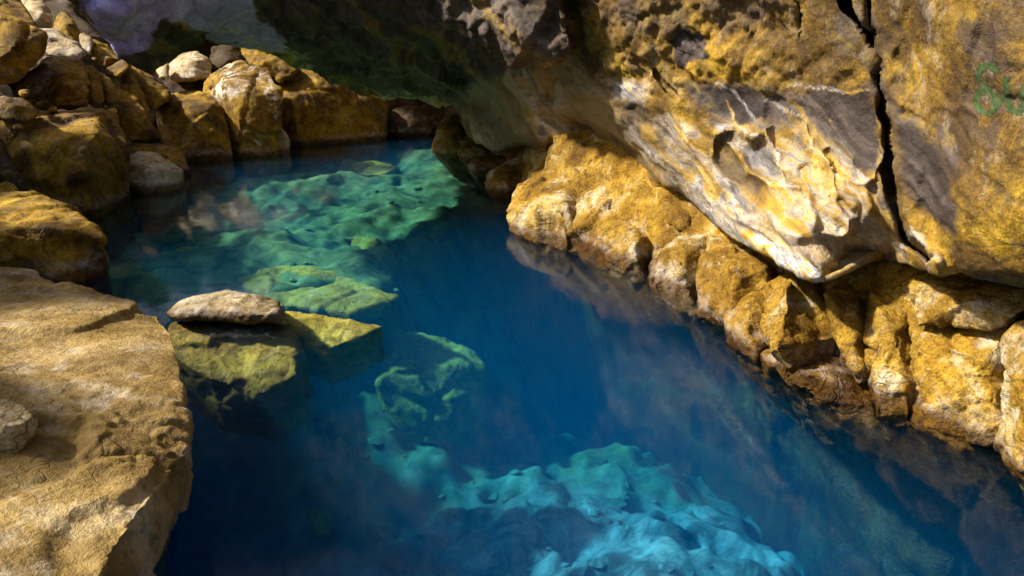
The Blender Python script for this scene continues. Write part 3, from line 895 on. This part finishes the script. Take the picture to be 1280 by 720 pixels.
# near ledge: a thick slab with a broken edge
def build_ledge():
    top = [(-140, 330, .70), (0, 331, .64), (25, 335, .62), (90, 361, .56), (150, 377, .52), (200, 389, .49), (219, 412, .47), (217, 440, .47), (228, 480, .46), (226, 520, .45),
           (236, 562, .42), (234, 582, .36), (196, 622, .44), (168, 655, .50), (150, 690, .52), (132, 735, .52), (110, 800, .52), (-140, 800, .66)]
    pts = [W(*p) for p in top]
    low = []
    for x, y, z in pts:
        low.append((x - 0.05, y + 0.03, z - 0.20))
        low.append((x - 0.75, y + 0.25, -1.6))
    rng = random.Random(3)
    me = solid([pts + low], 0.0125, rng, 5, 0.012)
    co, no = getco(me), getno(me)
    q = co + 3.3
    wv = np.stack([fbm(q, 1.2, 2), fbm(q + 9, 1.2, 2), fbm(q + 21, 1.2, 2)], -1) * 0.25
    f1, e1 = facets(q + wv, 1.25, 1)
    f2, e2 = facets(q + wv, 4.2, 2)
    f3, e3 = facets(q + wv * .4, 11.0, 3)
    patch = sstep(-0.1, 0.35, fbm(q + 40, 1.1, 3))
    d = 0.025 * fbm(q, 0.9, 3) - 0.015 + 0.055 * np.clip(f1, -.8, .5) + 0.024 * np.clip(f2, -.8, .6) * (.15 + patch) + 0.010 * np.clip(f3, -.8, .6) * patch
    d = d + 0.006 * fbm(q, 9, 4, 0.6) * (.3 + patch) + 0.002 * fbm(q, 45, 3, 0.6)
    setco(me, co + no * d[:, None])
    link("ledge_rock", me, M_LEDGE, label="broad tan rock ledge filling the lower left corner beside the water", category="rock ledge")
build_ledge()

left("wedge of dark stone resting on the tan ledge behind the pink topped stone", 3.35,
     [(-40, 452, 0), (0, 455, 0), (26, 474, 0), (20, 484, .03), (0, 489, .05), (-40, 495, .05)], [(0, 470, -.08)], 0.25, M_LEDGE, name="loose_stone", cat="stone", chips=5, group="loose stones on the ledge")
left("pointed stone with a pale pink top lying on the tan ledge", 2.75,
     [(-50, 500, .05), (0, 498, .08), (20, 502, .06), (50, 521, 0), (47, 540, -.02), (30, 556, -.02), (14, 582, -.04), (-40, 590, -.05)], [(18, 528, -.10), (-10, 530, -.12)], 0.25, M_PALE,
     name="loose_stone", cat="stone", chips=5, group="loose stones on the ledge")

left("rough ochre boulder above the tan ledge, pitted on its water side", 6.55,
     [(-80, 246, .5), (0, 243, .6), (55, 245, .6), (75, 254, .45), (100, 268, .25), (131, 300, .05), (132, 350, 0), (95, 362, -.1), (0, 350, -.3), (-80, 345, -.3)],
     [(28, 294, -.40), (80, 288, -.12), (-10, 290, -.5), (75, 356, -.25)], 1.0, sink=0.8, fac=0.03)
left("big square dark sided boulder on the left bank with a flat front", 9.15,
     [(-30, 156, .4), (0, 150, .5), (45, 141, .9), (115, 135, 1.1), (147, 139, 1.0), (158, 170, .8), (163, 205, .6), (167, 240, .45), (126, 265, -.15), (95, 262, -.3), (60, 256, -.25), (10, 250, -.1), (-30, 240, 0)],
     [(102, 170, -.30), (112, 215, -.42), (122, 262, -.40), (12, 170, -.1), (60, 168, -.2)], 1.1, sink=0.6, fac=0.025, chips=6)
left("small dark block on top of the big square boulder", 9.0,
     [(-10, 122, .2), (31, 122, .2), (47, 143, 0), (40, 150, -.1), (12, 150, -.1), (-10, 148, 0)], [(20, 132, -.1)], 0.5, chips=5)
left("shadowed slanting stone left of the big square boulder", 8.3,
     [(-60, 170, .2), (0, 172, .2), (14, 200, 0), (32, 235, -.1), (40, 250, -.1), (-60, 255, -.2)], [(5, 215, -.25)], 0.6, M_DARK)
left("small tan stone wedged in the dark gap above the rough ochre boulder", 7.6,
     [(-5, 232, 0), (8, 225, .05), (22, 234, 0), (24, 246, -.05), (-5, 248, -.05)], [], 0.3, chips=4, name="loose_stone", cat="stone")
left("tall dark ochre boulder at the upper left corner leaning inward", 9.9,
     [(-60, -50, .6), (12, -20, .6), (25, 14, .3), (58, 45, 0), (57, 65, 0), (34, 98, -.1), (22, 106, -.1), (0, 100, -.2), (-60, 110, -.3)], [(20, 55, -.35), (0, 20, -.2)], 1.0, fac=0.03)
left("dark knobbly boulder under the leaning corner boulder", 10.0,
     [(8, 104, 0), (34, 94, 0), (58, 78, .1), (64, 100, 0), (56, 112, 0), (50, 124, -.1), (20, 124, -.1)], [(38, 108, -.15)], 0.6, M_DARK)
left("golden boulder with a shaded left side above the square boulder", 10.9,
     [(54, 76, .3), (75, 70, .4), (105, 77, .3), (111, 105, 0), (110, 131, -.1), (80, 136, -.15), (52, 140, -.1), (34, 130, 0), (40, 100, .1)], [(76, 100, -.22), (74, 132, -.25)], 0.9)
left("narrow upright ridged stone right of the golden boulder", 11.0,
     [(104, 78, .2), (118, 84, .1), (126, 92, .1), (130, 128, -.1), (118, 132, -.1), (110, 130, 0)], [(116, 110, -.12)], 0.5, chips=5)
left("brown tilted slab beside the narrow ridged stone", 11.2,
     [(118, 88, .2), (138, 98, .1), (146, 112, 0), (152, 129, -.1), (132, 131, -.1)], [(135, 112, -.1)], 0.5, chips=5)
left("white sunlit stone at the top of the left pile", 13.3,
     [(20, 4, .4), (34, -6, .5), (50, -2, .5), (57, 6, .3), (67, 22, 0), (65, 36, -.1), (52, 38, -.1), (32, 22, 0)], [(50, 16, -.25)], 0.7, M_PALE)
left("golden wedge right of the white top stone", 12.9,
     [(67, 22, .3), (80, 12, .4), (87, 16, .3), (102, 40, 0), (100, 58, -.1), (84, 50, -.1), (67, 40, 0)], [(82, 34, -.15)], 0.6)
left("bright cream slab lying below the golden wedge", 11.8,
     [(38, 36, .6), (60, 41, .6), (72, 38, .6), (100, 58, .3), (111, 71, 0), (88, 78, -.25), (60, 70, -.15), (44, 52, .1)], [(72, 62, -.1)], 0.5, M_PALE)
left("slim sunlit upright stone touching the ceiling edge", 12.3,
     [(100, 41, .1), (108, 42, .1), (117, 50, 0), (113, 71, -.1), (100, 66, -.05)], [], 0.5, M_PALE, chips=4)
left("golden block under the violet ceiling edge", 12.4,
     [(114, 48, .3), (135, 58, .3), (152, 72, .1), (131, 88, -.1), (114, 72, 0)], [(130, 72, -.12)], 0.7)
left("small brown block between the golden blocks", 12.1,
     [(130, 86, 0), (156, 73, .1), (165, 82, 0), (148, 97, -.1), (134, 96, -.1)], [], 0.6, chips=4)
left("long golden slab slanting down behind the water rocks", 12.3,
     [(146, 96, .2), (162, 84, .3), (172, 100, .2), (188, 140, -.1), (184, 150, -.1), (152, 112, 0)], [(165, 112, -.12)], 0.6, chips=4)
left("wide golden slab below the long slanting slab", 11.8,
     [(126, 133, 0), (150, 114, .3), (170, 117, .3), (186, 145, 0), (202, 174, -.1), (162, 178, -.2), (156, 150, -.1)], [(165, 148, -.2)], 0.8, chips=5)
left("brown flat faced stone right of the long slanting slab", 12.8,
     [(164, 82, .3), (186, 91, .3), (211, 110, .1), (216, 122, 0), (190, 142, -.1), (176, 112, 0)], [(190, 112, -.15)], 0.7)
left("little sunlit stone below the black ceiling notch", 13.4,
     [(193, 88, .1), (207, 75, .2), (212, 84, .1), (211, 102, -.1), (200, 98, -.1)], [], 0.5, M_PALE, chips=4)
left("pale topped block behind the large flat boulder", 14.0,
     [(208, 82, .3), (225, 69, .4), (246, 64, .4), (263, 72, .3), (262, 96, 0), (240, 102, -.1), (212, 102, -.1)], [(236, 78, -.15), (244, 96, -.25)], 0.8, M_PALE)
left("shaded stone behind the pale topped block", 14.3,
     [(200, 98, .1), (230, 98, .2), (262, 95, .2), (256, 116, 0), (212, 116, 0)], [], 0.6, M_DARK)
left("large flat fronted golden boulder rising from the far left water", 13.0,
     [(192, 146, .2), (200, 121, .4), (217, 113, .6), (247, 111, .6), (274, 121, .4), (283, 150, .1), (291, 198, 0), (250, 201, -.1), (212, 200, -.05), (198, 175, .1)],
     [(232, 130, -.1), (262, 134, -.1), (240, 190, -.25)], 0.9, sink=0.5, fac=0.022, chips=6)
left("white boulder spotted with painted sunlight in the middle of the far bank", 13.35,
     [(251, 112, .3), (272, 84, .5), (300, 78, .6), (335, 84, .5), (351, 112, .2), (350, 150, 0), (346, 184, -.1), (320, 193, -.15), (296, 197, -.1), (285, 180, 0), (280, 140, .1)],
     [(285, 110, -.15), (300, 150, -.35), (318, 120, -.15)], 0.9, rock_mat("sun_spotted_basalt", OCHRE, white=1.0, wscale=1.1, dark=0.45), sink=0.5)  # white spots are sunlight painted into the colour
left("dark rounded stone under the ceiling behind the white spotted boulder", 14.6,
     [(260, 78, .1), (266, 60, .2), (278, 54, .3), (300, 58, .3), (309, 78, .1), (290, 90, -.1), (266, 92, -.1)], [(284, 74, -.2)], 0.7, M_DARK)
left("mossy ochre stone under the ceiling above the white spotted boulder", 14.8,
     [(292, 58, .3), (320, 58, .3), (347, 66, .3), (372, 80, .2), (372, 92, 0), (352, 104, -.1), (334, 90, -.1), (306, 78, 0)], [(335, 78, -.15)], 0.7)
left("large dark boulder at the far end with one bright tilted facet", 15.0,
     [(346, 108, .0), (360, 92, .2), (375, 80, .5), (391, 84, .7), (405, 95, .6), (436, 106, .8), (488, 126, .9), (484, 150, .8), (478, 180, .5), (420, 183, .2), (362, 184, -.05), (352, 142, -.1)],
     [(366, 124, -.45), (376, 180, -.35), (404, 99, .15)], 1.2, sink=0.5, fac=0.02, chips=5, bite=0.03)
left("small jagged white stone standing in the far water", 13.7,
     [(330, 172, .1), (338, 162, .2), (348, 166, .2), (350, 158, .2), (357, 164, .1), (363, 178, 0), (361, 190, -.1), (332, 190, -.1)], [], 0.4, M_PALE, sink=0.4, chips=4)
left("dark rounded stone deep in the recess at the far end", 16.2,
     [(484, 150, 0), (494, 134, .2), (520, 132, .2), (538, 150, .1), (544, 182, 0), (486, 184, 0)], [(512, 155, -.3)], 0.8, M_DARK, sink=0.4)
left("flat topped stone behind the low water stone on the left bank", 11.5,
     [(158, 176, .4), (180, 172, .5), (206, 172, .5), (226, 186, .3), (232, 200, .1), (238, 216, 0), (226, 221, -.1), (190, 216, -.1), (158, 204, 0)], [(200, 184, 0), (215, 200, -.2)], 0.7, sink=0.4, chips=5)
left("low stone at the water with a sunlit cream top", 10.25,
     [(152, 208, .2), (163, 192, .5), (190, 191, .5), (212, 205, .4), (228, 212, .4), (224, 236, .1), (206, 243, -.1), (178, 242, -.15), (160, 228, 0)], [(166, 206, .05), (196, 209, -.1), (207, 212, 0)], 0.6,
     rock_mat("sunlit_cream_stone", PALE, white=0.5, dark=0.2), sink=0.4, chips=4)  # cream colour paints in the sun on its top

# ------------------------------------------------------------------ right bank rocks
GR = "rocks along the right bank under the overhang"
def right(label, *a, **k):
    k.setdefault("group", GR)
    k.setdefault("mat", M_BANK)
    k.setdefault("sink", 0.55)
    k.setdefault("under", 0.5)
    k.setdefault("name", "bank_rock")
    k.setdefault("cat", "rock")
    k.setdefault("lump", 0.015)
    k.setdefault("fac", 0.036)
    k.setdefault("chips", 6)
    k.setdefault("fs", 3.4)
    k.setdefault("inset", 1.0)
    return rock(label, *a, **k)
right("farthest golden rock on the right bank beside the dark recess", 13.2,
      [(541, 190, 0), (546, 160, .3), (556, 146, .4), (568, 141, .5), (588, 150, .4), (590, 175, .1), (580, 196, -.1), (552, 198, -.1)], [(565, 172, -.3)], 0.7)
right("low white footed rock next to the farthest golden rock", 12.7,
      [(571, 194, 0), (578, 176, .2), (592, 166, .3), (618, 184, .2), (622, 196, .1), (600, 204, -.1), (582, 202, -.1)], [(592, 190, -.15)], 0.6)
right("small shelf shaped rock with a dark undercut near the far bend", 11.3,
      [(584, 207, 0), (592, 198, .2), (610, 193, .4), (636, 191, .5), (650, 200, .3), (640, 222, 0), (610, 228, -.1), (592, 216, -.1)], [], 0.6)
right("pitted golden rock left of the large double rock", 10.0,
      [(604, 222, 0), (622, 206, .3), (650, 196, .5), (672, 208, .5), (662, 228, .2), (636, 254, -.1), (612, 246, -.1)], [(632, 226, -.2)], 0.8)
right("large double lobed golden rock in the middle of the right bank", 7.6,
      [(630, 262, .5), (640, 240, .7), (655, 220, .9), (690, 204, 1.0), (720, 200, .9), (735, 240, .4), (722, 300, -.1), (712, 318, -.2), (670, 304, .1), (634, 288, .4)], [(700, 260, -.1), (670, 262, .2)], 1.0,
      extra=[([(706, 290, 0), (712, 240, .4), (712, 200, 1.0), (740, 183, 1.2), (772, 196, 1.0), (800, 224, .7), (830, 260, .2), (834, 300, -.5), (818, 348, -.95), (770, 342, -.8), (722, 322, -.3)], [(770, 275, -.5), (730, 280, -.2), (800, 300, -.85)], 0.8)], fac=0.03)
right("brown upper rock tucked under the overhang right of the double rock", 6.9,
      [(820, 246, .2), (840, 236, .3), (866, 250, .1), (888, 276, -.3), (884, 296, -.5), (850, 290, -.4), (826, 270, 0)], [(850, 268, -.3)], 0.6)
right("short upright golden rock before the dark vertical gap", 6.35,
      [(813, 352, 0), (818, 312, .2), (838, 284, .4), (866, 276, .3), (886, 292, 0), (887, 312, -.1), (874, 350, -.2), (868, 392, -.35), (842, 388, -.25), (818, 368, -.1)], [(850, 325, -.3)], 0.6)
right("golden rock right of the dark vertical gap with a white lower edge", 5.6,
      [(874, 345, .2), (888, 298, .4), (922, 302, .2), (962, 330, -.3), (956, 358, -.5), (930, 372, -.5), (910, 404, -.5), (878, 396, -.1)], [(918, 338, -.4)], 0.6)
right("squat rock with a rounded shoulder at the water below the gap rock", 5.1,
      [(907, 384, .15), (922, 366, .3), (950, 358, .2), (962, 380, 0), (956, 425, -.25), (946, 450, -.35), (925, 440, -.2), (908, 424, -.05)], [(930, 395, -.2)], 0.5)
right("blocky rock with white left face and dark front under the overhang's nose", 4.75,
      [(947, 395, .1), (956, 354, .3), (986, 340, .4), (1024, 350, .3), (1040, 388, .1), (1038, 424, -.1), (982, 452, -.3), (960, 440, -.2)], [(984, 356, -.05), (976, 432, -.38)], 0.6, lump=0.03, chips=6)
right("low brown rock skirt at the water edged with a white mineral line", 4.55,
      [(950, 446, .15), (985, 444, .25), (1028, 424, .4), (1062, 448, .2), (1082, 476, -.05), (1086, 522, -.35), (1040, 510, -.3), (980, 476, -.1)], [(1030, 470, -.2)], 0.5)
right("upright golden rock panel in the shadow of the arch", 4.55,
      [(1030, 366, .1), (1060, 340, .35), (1092, 342, .35), (1094, 440, -.05), (1074, 470, -.2), (1042, 420, -.05)], [(1062, 400, -.15)], 0.5)
right("knobbly tan rock right of the upright panel", 4.35,
      [(1088, 366, .2), (1110, 340, .45), (1140, 350, .4), (1150, 420, 0), (1146, 475, -.15), (1138, 524, -.25), (1088, 524, -.15), (1080, 470, 0)], [(1116, 430, -.2)], 0.5)
right("dark brown upper rock directly below the right lip of the overhang", 4.0,
      [(1130, 352, .4), (1170, 346, .3), (1230, 350, .1), (1290, 356, -.15), (1285, 400, -.3), (1240, 412, -.2), (1190, 396, 0), (1146, 408, .15)], [(1200, 380, -.15)], 0.5)
right("broad cream and tan rock face above the water at the lower right", 3.95,
      [(1140, 410, .3), (1196, 384, .25), (1262, 408, -.05), (1256, 470, -.1), (1250, 572, -.2), (1190, 546, -.05), (1136, 526, .2)], [(1200, 440, -.05), (1195, 500, -.12), (1240, 440, -.15)], 0.5)
right("corner rock at the right frame edge standing out over the water", 3.45,
      [(1250, 470, .2), (1258, 420, .25), (1290, 390, .15), (1380, 420, -.2), (1400, 640, -.45), (1300, 622, -.1), (1262, 590, .15), (1252, 560, .25)], [(1300, 500, -.2)], 0.5)

# ------------------------------------------------------------------ rocks in the pool
GS = "stones under the water"
M_ISLE = rock_mat("island_stone", [(0.3, (0.22, 0.14, 0.03)), (0.5, (0.40, 0.29, 0.10)), (0.7, (0.52, 0.44, 0.28))], white=0.4, dark=0.2)
def island():
    top = rock("low rock island with a white band breaking the water surface", 5.5,
         [(208, 394, 0), (222, 380, .05), (240, 372, .15), (286, 361, .3), (302, 367, .3), (330, 376, .25), (350, 378, .2), (358, 394, .05), (358, 406, -.05), (300, 404, -.1), (214, 398, -.1)],
         [(224, 386, -.08), (345, 390, -.12)], 0.4, M_ISLE, chips=1, bite=0.02, fac=0.025, name="island_rock", cat="rock")
    M_BASE = rock_mat("drowned_gold_stone", [(0.28, (0.12, 0.075, 0.008)), (0.45, (0.30, 0.20, 0.016)), (0.6, (0.46, 0.33, 0.035)), (0.8, (0.56, 0.46, 0.12))], white=0.1, dark=0.6, wet=False, bump=0.5)
    base = rock(None, 5.5, [(210, 402, 0.02), (300, 399, .1), (359, 404, .1), (374, 426, .02), (371, 468, -.24), (330, 491, -.32), (260, 474, -.32), (216, 444, -.18)], [], 0.7, M_BASE, name="submerged_base",
                cat=None, drop=0.5)
    base.parent = top
island()
def sunk(label, t0, ol, fr=(), th=0.5, **k):
    k.setdefault("group", GS)
    k.setdefault("drop", 0.35)
    return rock(label, t0, ol, fr, th, M_SUNK, name="submerged_rock", cat="rock", **k)
sunk("yellow pointed slab just under the surface right of the island", 5.75,
     [(352, 392, .1), (380, 390, .15), (430, 398, .1), (478, 408, .05), (445, 424, 0), (405, 438, -.05), (368, 424, 0)], [], 0.35, chips=3)
sunk("large green boulder under the water below the pointed slab", 7.9,
     [(468, 424, .3), (500, 416, .6), (545, 420, .7), (585, 434, .5), (608, 464, .2), (602, 492, 0), (560, 516, -.2), (482, 502, -.2), (468, 468, 0)], [(480, 452, -.2), (570, 458, -.1)], 0.8, drop=1.2)
sunk("small pale stone on the deep bed below the green boulder", tbed(440, 558),
     [(420, 548, 0), (440, 540, .1), (462, 540, .1), (450, 565, 0), (430, 575, -.1)], [], 0.3, chips=4)
sunk("small round stone at the left rim of the turquoise mound", tbed(400, 655),
     [(384, 640, 0), (396, 634, .1), (414, 640, .1), (420, 660, 0), (400, 672, -.1), (386, 658, -.05)], [], 0.3, chips=4)
sunk("flat greenish slab on the shallow shelf above the island", 8.0,
     [(285, 345, .6), (360, 332, .9), (430, 342, .6), (500, 372, -.2), (440, 390, -.5), (340, 380, -.3)], [], 0.3, chips=4, drop=0.12)
sunk("long teal slab on the shelf in the middle of the pool", 10.2,
     [(262, 306, .4), (330, 288, 1.0), (395, 290, 1.0), (372, 318, 0), (300, 330, -.4)], [], 0.3, chips=4, drop=0.12)
sunk("broken teal slab right of the long slab", 10.0,
     [(400, 300, .6), (430, 290, .9), (475, 298, .6), (460, 326, -.2), (410, 326, -.2)], [], 0.3, chips=5, drop=0.12)
sunk("pale flat stone on the far shelf", 12.6,
     [(330, 238, .6), (372, 230, .8), (420, 236, .6), (400, 256, -.1), (345, 256, -.1)], [], 0.25, chips=4)
sunk("broad drowned stone near the dark recess", 14.0,
     [(438, 206, .5), (470, 200, .7), (500, 208, .4), (480, 218, -.2), (448, 218, -.2)], [], 0.25, chips=4)
sunk("small bright yellow green stone by the left bank shadow", tbed(232, 314),
     [(216, 314, .0), (226, 308, .1), (246, 308, .1), (248, 315, 0), (222, 319, -.05)], [], 0.15, chips=2, drop=0.1)

# small broken stones lodged in the gaps of the pile
for (cx, cyy, t_, r_, lab_) in ((30, 116, 9.4, 9, "small broken stone lodged under the dark knobbly boulder"), (66, 138, 9.9, 9, "small broken stone lodged between the golden boulder and the big square boulder"),
        (22, 160, 8.9, 8, "small broken stone just below the small dark block"), (186, 152, 11.9, 8, "small broken stone lodged left of the large flat fronted boulder"),
        (268, 108, 13.6, 8, "small broken stone lodged left of the white crusted boulder's top"), (336, 150, 13.9, 7, "small broken stone right beside the white spotted boulder"),
        (140, 140, 10.6, 8, "small broken stone behind the right corner of the big square boulder"), (205, 112, 13.3, 7, "small broken stone above the large flat fronted boulder"),
        (40, 242, 7.4, 8, "small broken stone behind the rough ochre boulder"), (118, 74, 12.0, 5, "tiny broken stone at the foot of the slim sunlit upright stone")):
    rg_ = random.Random(cx)
    ol = [(cx + r_ * rg_.uniform(.7, 1.2) * math.cos(a), cyy + r_ * rg_.uniform(.5, 0.9) * math.sin(a), rg_.uniform(-.06, .06)) for a in (0.3, 1.3, 2.4, 3.4, 4.4, 5.5)]
    left(lab_, t_, ol, [(cx, cyy, -0.12)], 0.25, chips=3, name="loose_stone", cat="stone", group="small stones lodged between the left boulders")
